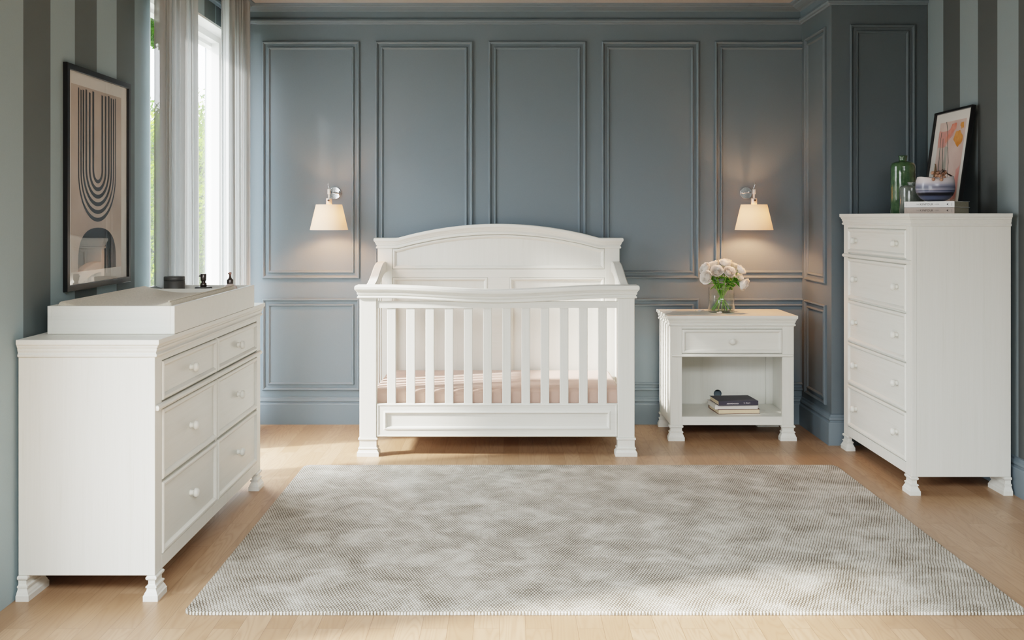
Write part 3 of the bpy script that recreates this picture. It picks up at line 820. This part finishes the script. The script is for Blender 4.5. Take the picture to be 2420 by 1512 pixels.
# books on the tall chest
zc = 1.262; G2 = 'books stacked on the tall chest'
ang = R(-45); c0 = Vector((2.038,4.72))
Ls, Dp = .235, .18
o0 = (c0.x-math.cos(R(45))*Ls, c0.y+math.sin(R(45))*Ls)
for nm, z0, cov, word in (('greige book under the white one on the tall chest', zc, GBOOK, 'TABLE'), ('white book on top of the greige one on the tall chest', zc+.0285, WBOOK, 'HOME')):
    t, M = book('book', nm, o0, ang, Ls, Dp, z0, z0+.028, cov, PAGES, 'front', G2, .0015)
    zz = z0+.014
    text_mesh('KINFOLK', .0138, spine_M(M, .1065, zz), INK, t, spacing=1.15)
    text_mesh('THE', .0075, spine_M(M, .064, zz), GINK, t); text_mesh(word, .0075, spine_M(M, .155, zz), GINK, t)
    text_mesh('Ouur', .0060, spine_M(M, .2225, zz) @ Matrix.Rotation(R(90), 4, 'Z'), GINK, t)
    bm = NB(); T = spine_M(M, .204, zz)
    P = [T @ Vector(p) for p in ((-.0055,0,.0003),(.0045,.0055,.0003),(.0022,0,.0003),(.0045,-.0055,.0003))]
    bm.faces.new([bm.verts.new(p) for p in P]); obj('emblem', bm, INK, t)
    bm = NB(); box(bm, -.0002, .0002, -.008, .008, 0, .0003, M=spine_M(M, .012, zz)); obj('spine_mark', bm, GINK, t)

# vases on the chest
def vase(label, c, r, h, neck_r, mat):
    k = h
    prof = [(r*.93,0),(r,.006),(r,h*.80),(r*.985,h*.835),(r*.90,h*.872),(r*.62,h*.897),(neck_r*1.02,h*.907),(neck_r*.98,h*.925),(neck_r*1.05,h*.96),(neck_r*1.18,h*.995),(neck_r*1.1,h),(neck_r*.9,h*.985),(neck_r*.8,h*.92)]
    bm = NB(); lathe(bm, prof, Matrix.Translation(c), 48)
    o = obj('bottle_vase', bm, mat, loc=c); return tag(o, label, 'vase', 'glazed vases on the tall chest')
vase('tall glossy green ceramic bottle vase on the tall chest', (2.031,5.32,zc), .0612, .300, .020, GREENG)
vase('short grey glazed bottle vase between the green vase and the bowl', (2.003,5.13,zc), .059, .157, .019, GREYG)
# bowl with a wavy rim
c = (2.008,4.862,zc+.0567)
def rim(a, k):
    w = .5+.5*math.cos(a-R(205)); w2 = .5+.5*math.cos(2*(a-R(160)))
    w3 = math.exp(-((a-R(250))/.75)**2); return -(.011*w3+.002*math.sin(3*a))*max(0, (k-6)/5 if k <= 11 else (17-k)/5) if k > 6 else 0
outer = [(.030,0),(.045,.003),(.064,.014),(.078,.030),(.0855,.048),(.088,.062),(.087,.076),(.0860,.088),(.0845,.098),(.0825,.106),(.0810,.113),(.0800,.117)]
inner = [(.078,.1165),(.0785,.111),(.081,.098),(.083,.078),(.083,.055),(.060,.02),(.02,.008)]
bm = NB(); lathe(bm, outer+inner, Matrix.Translation(c), 64, wave=lambda a, k: rim(a, k))
bw = obj('bowl', bm, BOWL, loc=c); tag(bw, 'rounded navy and white banded bowl with wavy rim on the books', 'bowl')
# berry sprig
B0 = 4.805
def at(px, py, Y): return Vector(((px-1204)*Y/2436, Y, HOR+(513-py)*Y/2436))
bs = [(2204,408.5,4.80),(2216.5,408,4.81),(2229.4,411.5,4.80),(2213.5,415.4,4.785),(2221,415.4,4.780),(2230.8,418.4,4.79),(2206,423.4,4.765),(2225,424,4.762),(2234,405,4.83)]
hub = at(2232,405,4.82)
sp = thing('berry_sprig', 'dried sprig of round brown berries hanging over the bowl rim', 'sprig', hub)
bm = NB()
tube(bm, [at(2226,400,4.815), hub, at(2240,411,4.845), at(2253,418,4.87)], [.0012,.002,.003,.0035], 6)
for q in bs: tube(bm, [hub, (hub+at(*q))/2+Vector((0,-.004,.006)), at(*q)], .0009, 5)
for q in ((2227,399,4.81),(2231,397,4.82),(2238,402,4.83)): tube(bm, [hub, at(*q)], [.0015,.0006], 5)
obj('twig', bm, TWIG, sp)
for q in bs[:8]+[(2234,408,4.815)]:
    bm = NB(); bmesh.ops.create_icosphere(bm, subdivisions=3, radius=.0083, matrix=Matrix.Translation(at(*q)))
    obj('berry', bm, BERRY, sp, smooth=True)

# ------------------------------------------------------------------ framed pictures
def frame_ring(bm, a0, a1, b0, b1, w, d, M):
    panel(bm, rect(a0, a1, b0, b1), [(0,0),(0,d-.001),(.001,d),(w-.001,d),(w,d-.001),(w,.002)], M, cap=False)
def flat(bm, pts, h, M):
    f = bm.faces.new([bm.verts.new(M @ Vector((p[0], p[1], h))) for p in pts])
    bmesh.ops.triangulate(bm, faces=[f])
pic = thing('framed_art', 'large black framed print of nested dark arches on the striped left wall', 'picture', (XL,4.02,1.39), 'black framed pictures')
Mp = plane_M((XL,0,0), (0,1,0), (0,0,1), (1,0,0))
ya, yb_, za, zb_ = 3.712, 4.334, .9745, 1.804
bm = NB(); frame_ring(bm, ya, yb_, za, zb_, .022, .0165, Mp); obj('frame', bm, BLACK, pic)
bm = NB(); flat(bm, rect(ya+.015, yb_-.015, za+.015, zb_-.015), .006, Mp); obj('mat_board', bm, MAT_BOARD, pic)
bm = NB(); flat(bm, rect(3.765, 4.251, 1.042, 1.736), .0066, Mp); prn = obj('print', bm, ARTBG, pic)
yc = 4.009
bm = NB()
for r, th, zbt in ((.183,.009,1.227),(.163,.011,1.257),(.143,.0145,1.287),(.117,.015,1.3166),(.085,.0155,1.345),(.052,.0165,1.376)):
    b = max(r*.98, 1.41-zbt) if r > .06 else r*1.0; zc_ = zbt+b; tb = .0155 if r > .06 else .014
    O, I = [], []
    O.append((yc-r, 1.725-.004*math.sin(r*90))); I.append((yc-r+th, 1.7235-.004*math.sin(r*90)))
    for i in range(33):
        a = PI+PI*i/32
        O.append((yc+r*math.cos(a), zc_+b*math.sin(a)))
        I.append((yc+(r-th)*math.cos(a), zc_+(b-tb)*math.sin(a)))
    O.append((yc+r, 1.724+.004*math.sin(r*70))); I.append((yc+r-th, 1.7255+.004*math.sin(r*70)))
    vo = [bm.verts.new(Mp @ Vector((p[0], p[1], .0072))) for p in O]; vi = [bm.verts.new(Mp @ Vector((p[0], p[1], .0072))) for p in I]
    for i in range(len(vo)-1): bm.faces.new((vo[i], vo[i+1], vi[i+1], vi[i]))
obj('arch_lines', bm, CHARC, prn)
bm = NB(); P = [(yc-.184,1.0425),(yc+.184,1.0425)]
for i in range(33):
    a = PI*i/32; P.append((yc+.184*(abs(math.cos(a))**.85)*(1 if math.cos(a) > 0 else -1), 1.052+.152*(math.sin(a)**.62)))
flat(bm, P, .0072, Mp); obj('dark_arch', bm, CHARC, prn)
bm = NB(); flat(bm, rect(ya+.018, yb_-.018, za+.018, zb_-.018), .0105, Mp); obj('glass_pane', bm, PICGLASS, pic)

# leaning picture on the chest
ca = (2.192, 5.004, zc+.001); lean = math.atan2(.074, .527)
bdir = Vector((math.sin(lean), 0, math.cos(lean))); hdir = Vector((-math.cos(lean), 0, math.sin(lean)))
Mq = plane_M(ca, (0,1,0), bdir, hdir)
p2 = thing('framed_art', 'small black framed coral floral print leaning on the tall chest', 'picture', ca, 'black framed pictures')
w_, h_ = .444, .532
bm = NB(); panel(bm, rect(0, w_, 0, h_), [(0,.0005),(0,.0185),(.001,.0195),(.0095,.0195),(.0105,.0185),(.0105,.006)], Mq, cap=True, back=True)
obj('frame', bm, BLACK, p2)
bm = NB(); flat(bm, rect(.0105, w_-.0105, .0105, h_-.0105), .0068, Mq); obj('mat_board', bm, MAT_BOARD, p2)
A0, A1, B0_, B1 = .066, .376, .05, .474
bm = NB(); flat(bm, rect(A0, A1, B0_, B1), .0074, Mq); prn = obj('print', bm, ARTPINK, p2)
# remember: a grows away from the camera, so the photograph's left is large a
def blob(pts, mat, name, h, seed=0, jit=.004, sub=3):
    rnd = random.Random(seed); Q = []
    n = len(pts)
    for i in range(n):
        p, q = pts[i], pts[(i+1) % n]
        for k in range(sub):
            f = k/sub; Q.append((min(A1, max(A0, p[0]+(q[0]-p[0])*f+rnd.uniform(-jit, jit))), min(B1, max(B0_, p[1]+(q[1]-p[1])*f+rnd.uniform(-jit, jit)))))
    for _ in range(2):
        Q = [p for i in range(len(Q)) for p in ((Q[i][0]*.75+Q[(i+1)%len(Q)][0]*.25, Q[i][1]*.75+Q[(i+1)%len(Q)][1]*.25), (Q[i][0]*.25+Q[(i+1)%len(Q)][0]*.75, Q[i][1]*.25+Q[(i+1)%len(Q)][1]*.75))]
    bm = NB(); flat(bm, Q, h, Mq); obj(name, bm, mat, prn)
def AB(u, v): return (A1-(A1-A0)*u, B1-(B1-B0_)*v)     # u,v from the print's top-left as one looks at it
def uv(*l): return [AB(*p) for p in l]
blob(uv((.0,.1),(.35,.12),(.55,.02),(.66,.05),(.58,.16),(.40,.24),(.30,.31),(.03,.31),(0,.22)), ARTROSE, 'rose_wash', .0078, 1)
blob(uv((.5,.04),(.66,.03),(.66,.1),(.42,.21),(.30,.27),(.27,.22),(.42,.14)), ARTRED, 'coral_stroke', .0081, 2)
blob(uv((.66,.14),(.80,.13),(.95,.2),(.95,.27),(.80,.33),(.60,.24)), ARTOR, 'orange_patch', .0081, 3)
blob(uv((.82,.03),(.93,.04),(.94,.11),(.86,.12),(.80,.07)), ARTOR, 'orange_dab', .0081, 4)
blob(uv((.30,.30),(.42,.32),(.46,.6),(.38,.62),(.32,.5)), ARTGRY, 'grey_wash', .0078, 5)
blob(uv((.86,.60),(.97,.55),(.97,.95),(.80,.97),(.84,.75)), ARTROSE, 'pink_stroke', .0078, 6)
blob(uv((.0,.5),(.03,.5),(.16,.64),(.16,.72),(0,.70)), ARTBRN, 'brown_leaf', .0078, 7)
bm = NB()
for line in (((.25,.0),(.34,.12),(.42,.3),(.53,.5),(.58,.75),(.52,1.0)), ((.1,.12),(.12,.3),(.17,.55),(.2,.9)), ((.2,.2),(.26,.4),(.36,.62),(.4,.7)), ((.0,.5),(.12,.62),(.17,.72))):
    P = [Mq @ Vector((*AB(*p), .0084)) for p in line]; tube(bm, P, .0011, 5)
obj('stem_lines', bm, ARTGRN, prn)
bm = NB(); flat(bm, rect(.0105, w_-.0105, .0105, h_-.0105), .012, Mq); obj('glass_pane', bm, PICGLASS, p2)

# ------------------------------------------------------------------ wall sconces
def sconce(x, side, label):
    Yp, Ys, zj = YB, 6.0, 1.392
    t = thing('wall_sconce', label, 'wall lamp', (x, Yp, zj), 'wall sconces with tapered shades')
    K = plane_M((x,Yp,1.3896), (1,0,0), (0,0,1), (0,-1,0))
    bm = NB(); lathe(bm, [(.036,0),(.0365,.003),(.0365,.010),(.0356,.0114),(.0352,.01165),(.0348,.0117),(.0346,.0117),(.001,.0117)], K, 48); obj('wall_plate', bm, CHROME, t)
    bm = NB(); tube(bm, [(x,Yp-.011,zj),(x,Ys+.012,zj)], .0055, 12); obj('arm', bm, CHROME, t)
    xs = x
    bm = NB()
    box(bm, xs-.0075, xs+.0075, Ys-.012, Ys+.014, zj-.014, zj+.016)
    for dx in (-.007, .007): tube(bm, [(xs+dx*.5,Ys,zj-.01),(xs+dx*.3,Ys,zj-.042)], .0028, 8)
    soft(obj('joint', bm, WMETAL, t), .003)
    bm = NB(); tube(bm, [(xs,Ys,zj+.012),(xs-side*.001,Ys,zj+.024),(xs+side*.005,Ys-.002,zj+.040),(xs+side*.004,Ys-.004,zj+.055)], [.0042,.003,.0018,.0022], 8)
    obj('lever', bm, CHROME, t)
    bm = NB(); lathe(bm, [(.0165,1.312),(.0172,1.330),(.0172,1.348),(.0165,1.354),(.013,1.356),(.001,1.3565)], Matrix.Translation((xs,Ys,0)), 28)
    sk = obj('socket', bm, WMETAL, t)
    bm = NB(); lathe(bm, [(.0062,0),(.0062,.005),(.005,.006),(.0005,.0061)], plane_M((xs,Ys-.0172,1.342), (1,0,0), (0,0,1), (0,-1,0)), 20); obj('switch', bm, BLACKP, sk)
    bm = NB(); lathe(bm, [(.110,1.171),(.0755,1.318)], Matrix.Translation((xs,Ys,0)), 64, cap=False)
    lathe(bm, [(.0755,1.318),(.072,1.318)], Matrix.Translation((xs,Ys,0)), 64, cap=False)
    obj('lamp_shade', bm, SHADE, t)
    bm = NB()
    for k in range(3):
        a = k*2*PI/3+.5; tube(bm, [(xs,Ys,1.314),(xs+.074*math.cos(a),Ys+.074*math.sin(a),1.314)], .0012, 6)
    bmesh.ops.create_uvsphere(bm, u_segments=16, v_segments=10, radius=.02, matrix=Matrix.Translation((xs,Ys,1.275)))
    e = NT('warm_bulb'); em = e.n('ShaderNodeEmission', Strength=5.0, Color=(1,.55,.26,1)); e.l(em.outputs[0], e.out.inputs['Surface'])
    obj('bulb', bm, e.m, t)
    l = D.lights.new('sconce_light', 'POINT'); l.energy = LAMP; l.color = (1,.47,.22); l.shadow_soft_size = .024
    lo_ = D.objects.new('sconce_light', l); C.objects.link(lo_); lo_.location = (xs,Ys-.0,1.245); 
LAMP = 12.0
sconce((777.6-1204)*6.0/2436, -1, 'chrome wall sconce with cream tapered shade left of the crib')
sconce((1782-1204)*6.0/2436, 1, 'chrome wall sconce with glowing amber shade above the nightstand')

# ------------------------------------------------------------------ vase of roses
vc = Vector((1.227, 5.966, NH))
gv = thing('glass_vase', 'clear cylinder glass vase holding white roses on the nightstand', 'vase', vc)
bm = NB(); lathe(bm, [(.073,.0),(.0757,.003),(.0757,.146),(.0742,.1465),(.0730,.145),(.0730,.014),(.0705,.0105),(.001,.010)], Matrix.Translation(vc), 56, cap=True); obj('glass', bm, VASEGLASS, gv)
bm = NB(); lathe(bm, [(.0722,.0115),(.0722,.1085)], Matrix.Translation(vc), 56, cap=True); obj('water', bm, WATER, gv)

def petal_patch(bm, R_, H_, th0, w, curl, M, rnd, base=.0, nu=8, nv=7):
    ph = rnd.uniform(0, 6.28); g = []
    for j in range(nv+1):
        t = j/nv; row = []
        for i in range(nu+1):
            u = -1+2*i/nu
            ww = w*(.42+.58*math.sin(min(1, t*1.35)*PI/2))
            a = th0+u*ww
            edge = 1-.16*abs(u)**3*t
            rho = R_*(.18+.82*math.sin(min(1, t*1.25)*PI/2)) + curl*max(0, t-.68)**1.5*3.0 + .0012*math.sin(4*u+ph)*t
            z = base+H_*t*edge - curl*max(0, t-.8)*1.6 + .0012*math.sin(5*u+ph)*t
            row.append(bm.verts.new(M @ Vector((rho*math.cos(a), rho*math.sin(a), z))))
        g.append(row)
    for A, B in zip(g, g[1:]):
        for i in range(nu):
            f = bm.faces.new((A[i], A[i+1], B[i+1], B[i])); f.smooth = True
def rose(center, direction, r, seed, base_pt, label):
    rnd = random.Random(seed); k = r/.034
    d = Vector(direction).normalized(); M = Matrix.Translation(center) @ d.to_track_quat('Z', 'Y').to_matrix().to_4x4() @ Matrix.Translation((0,0,-.024*k))
    t = thing('rose', label, 'flower', base_pt, 'white roses in the glass vase')
    bm = NB()
    for li, (R_, H_, n, curl) in enumerate(((.0335,.036,5,.010),(.0305,.040,6,.008),(.026,.0425,6,.005),(.0215,.044,5,.003),(.017,.044,5,.002),(.0125,.0435,4,.001),(.008,.043,4,0),(.004,.042,3,0))):
        for q in range(n):
            petal_patch(bm, R_*k*rnd.uniform(.95,1.05), H_*k*rnd.uniform(.95,1.05), 2*PI*q/n+li*.7+rnd.uniform(-.15,.15), PI/n*1.35, curl*k*rnd.uniform(.5,1.3), M, rnd)
    obj('bloom', bm, PETAL, t, recalc=False)
    neck = M @ Vector((0,0,.002))
    mouth = Vector((vc.x+(neck.x-vc.x)*.45, vc.y+(neck.y-vc.y)*.45, vc.z+.150))
    bp = Vector(base_pt)
    bm = NB(); P = []
    p0, p1, p2, p3 = bp, bp+(mouth-bp)*.6, mouth, neck
    c1 = mouth+(mouth-bp).normalized()*.02; c2 = neck-d*.03
    for i in range(7): P.append(bp.lerp(mouth, i/7))
    for i in range(9):
        s = i/8; P.append(mouth*(1-s)**3+c1*3*s*(1-s)**2+c2*3*s*s*(1-s)+neck*s**3)
    tube(bm, P, .0024, 7)
    for q in range(5):      # sepals
        a = q*2*PI/5; v = [M @ Vector(p) for p in ((.003*math.cos(a),.003*math.sin(a),.001),(.014*k*math.cos(a-.25),.014*k*math.sin(a-.25),.004),(.029*k*math.cos(a),.029*k*math.sin(a),.008+.004*rnd.random()),(.014*k*math.cos(a+.25),.014*k*math.sin(a+.25),.004))]
        bm.faces.new([bm.verts.new(p) for p in v])
    obj('stem', bm, STEM, t, recalc=False)
    for q in range(9):
        s = P[rnd.choice((6,7,8,9,10,11,12,12))]; a = rnd.uniform(0, 2*PI)
        dd = Vector((math.cos(a), math.sin(a)*.8, rnd.uniform(-.5,.5))).normalized(); L = rnd.uniform(.034,.050)
        w = dd.cross(Vector((0,0,1))).normalized()*L*.30; dn = Vector((0,0,-.006))
        bm = NB(); cen = [bm.verts.new(s+dd*L*f+dn*f*f*1.5) for f in (0,.3,.6,.85,1.0)]
        for sg in (-1, 1):
            sd = [bm.verts.new(s+dd*L*f+w*wf*sg+Vector((0,0,.004))*wf+dn*f*f*1.5) for f, wf in ((.3,.9),(.6,1.0),(.85,.5))]
            for tri in ((cen[0],sd[0],cen[1]),): bm.faces.new(tri)
            bm.faces.new((cen[1],sd[0],sd[1],cen[2])); bm.faces.new((cen[2],sd[1],sd[2],cen[3])); bm.faces.new((cen[3],sd[2],cen[4]))
        obj('leaf', bm, LEAF, t, recalc=False, smooth=True)
RS = [(1669.4,654.7,5.895,14.6,(-.75,-.7,.15),'white rose lowest on the left of the bouquet'),
      (1667,634.4,5.93,13.6,(-.75,-.35,.6),'white rose at the far left edge, above the lowest left bloom'),
      (1687,624,5.99,12.6,(-.3,.1,1),'white rose behind the upper left of the bouquet'),
      (1694.5,640.5,5.895,13.6,(-.15,-.85,.5),'white rose facing forward just left of the bouquet centre'),
      (1715.5,621,5.945,15.2,(.1,-.15,1),'white rose at the top of the bouquet'),
      (1723,643,5.89,14.0,(.2,-.85,.5),'white rose facing forward just right of the bouquet centre'),
      (1750.5,637.5,5.93,13.0,(.75,-.1,.65),'white rose tilted at the upper right of the bouquet'),
      (1748,655,6.00,10.5,(.7,.2,.4),'small white rose half hidden behind the two right-hand blooms'),
      (1757.6,671.5,5.91,14.6,(.75,-.5,-.45),'white rose drooping lowest on the right'),
      (1734,627,6.0,10.0,(.3,.1,.9),'small white rose peeping behind the top bloom')]
for i, (x, y, Y, rp, dr_, lab) in enumerate(RS):
    cpt = at(x, y, Y); a = 2*PI*(i*.381)+.3
    opp = -1 if i % 2 else -.8
    bx = vc.x+max(-.06, min(.06, (cpt.x-vc.x)*opp*.5+.015*math.cos(a))); by = vc.y+.045*math.sin(a)
    rose(cpt, dr_, rp*.00244, 40+i, (bx, by, vc.z+.0125), lab)
for i, (x, y, rot, lab) in enumerate(((1.094,5.975,.4,'fallen white rose petal left of the vase'), (1.118,6.01,2.0,'fallen white petal behind the other, against the vase left side'), (1.195,5.868,1.1,'fallen white rose petal in front of the glass vase'))):
    bm = NB(); g = []
    for j in range(7):
        row = []
        for k in range(7):
            u, v = -1+k/3, -1+j/3; l = max(abs(u), abs(v)); n_ = math.hypot(u, v) or 1
            uu, vv = u*l/n_, v*l/n_
            a_, b_ = .022*uu, .016*vv
            row.append(bm.verts.new((x+a_*math.cos(rot)-b_*math.sin(rot), y+a_*math.sin(rot)+b_*math.cos(rot), NH+.0008+.010*(uu*uu)+.004*vv*vv)))
        g.append(row)
    for A, B in zip(g, g[1:]):
        for k in range(6): bm.faces.new((A[k], A[k+1], B[k+1], B[k])).smooth = True
    tag(obj('rose_petal', bm, PETAL, loc=(x,y,NH+.0005)), lab, 'petal', 'fallen rose petals')

# ------------------------------------------------------------------ rug
bm = NB(); x0, x1, y0, y1, rr = -1.022, 1.628, 3.222, 5.140, .035
P = []
for cx_, cy_, a0 in ((x1-rr, y0+rr, -90), (x1-rr, y1-rr, 0), (x0+rr, y1-rr, 90), (x0+rr, y0+rr, 180)):
    for k in range(9):
        a = R(a0+90*k/8); P.append((cx_+rr*math.cos(a), cy_+rr*math.sin(a)))
Mz = plane_M((0,0,.001), (1,0,0), (0,1,0), (0,0,1))
panel(bm, P, [(0,0),(0,.006),(.002,.009),(.005,.010)], Mz, back=True)
tag(obj('area_rug', bm, RUG, loc=(.3,4.18,.001)), 'large grey-beige woven rug on the oak floor', 'rug')

# ------------------------------------------------------------------ light
world = D.worlds.new('World'); bpy.context.scene.world = world; world.use_nodes = True
wt = world.node_tree; wt.nodes.clear()
bg = wt.nodes.new('ShaderNodeBackground'); wo = wt.nodes.new('ShaderNodeOutputWorld')
tc = wt.nodes.new('ShaderNodeTexCoord'); sx = wt.nodes.new('ShaderNodeSeparateXYZ'); rm = wt.nodes.new('ShaderNodeValToRGB')
wt.links.new(tc.outputs['Generated'], sx.inputs[0]); wt.links.new(sx.outputs['Z'], rm.inputs['Fac'])
e = rm.color_ramp.elements; e[0].position = .0; e[0].color = (.36,.37,.38,1); e[1].position = .55; e[1].color = (.85,.93,1,1)
wt.links.new(rm.outputs['Color'], bg.inputs['Color']); bg.inputs['Strength'].default_value = 18.0
wt.links.new(bg.outputs[0], wo.inputs['Surface'])
def light(name, kind, loc, rot, energy, color=(1,1,1), **kw):
    l = D.lights.new(name, kind); l.energy = energy; l.color = color
    for k, v in kw.items(): setattr(l, k, v)
    o = D.objects.new(name, l); C.objects.link(o); o.location = loc; o.rotation_euler = rot
    return o
for i, w in enumerate((W1, W2)):
    p = light('sky_portal', 'AREA', (XL-.21, (w[0]+w[1])/2, (w[2]+w[3])/2), (0, R(-90), 0), 1, shape='RECTANGLE', size=w[3]-w[2], size_y=w[1]-w[0])
    p.data.cycles.is_portal = True
sd = Vector((1, .33, -.60)).normalized()
light('sun', 'SUN', (-6,3,6), sd.to_track_quat('-Z','Y').to_euler(), 16.0, (1,.94,.87), angle=R(5))
# unseen fill lamp, added above the camera to brighten the room
dirf = Vector((0, .9, -1)).normalized()
light('fill_light', 'AREA', (.3,.2,2.40), dirf.to_track_quat('-Z','Y').to_euler(), 100, (.95,.985,1), shape='RECTANGLE', size=3.0, size_y=1.2, spread=R(92))

# ------------------------------------------------------------------ camera
cam = D.cameras.new('camera'); co = D.objects.new('camera', cam); C.objects.link(co)
co.location = (0,0,HOR); co.rotation_euler = (R(90),0,0)
cam.sensor_width = 36; cam.lens = 36*2436/2420
cam.shift_x = 6/2420; cam.shift_y = -(756-513)/2420
cam.clip_end = 200
sc = bpy.context.scene; sc.camera = co
sc.view_settings.view_transform = 'Filmic'; sc.view_settings.look = 'Medium High Contrast'
sc.view_settings.exposure = 0.35; sc.view_settings.gamma = 1.0
sc.cycles.max_bounces = 10; sc.cycles.diffuse_bounces = 6; sc.cycles.transparent_max_bounces = 24; sc.cycles.transmission_bounces = 6
sc.cycles.sample_clamp_indirect = 8.0
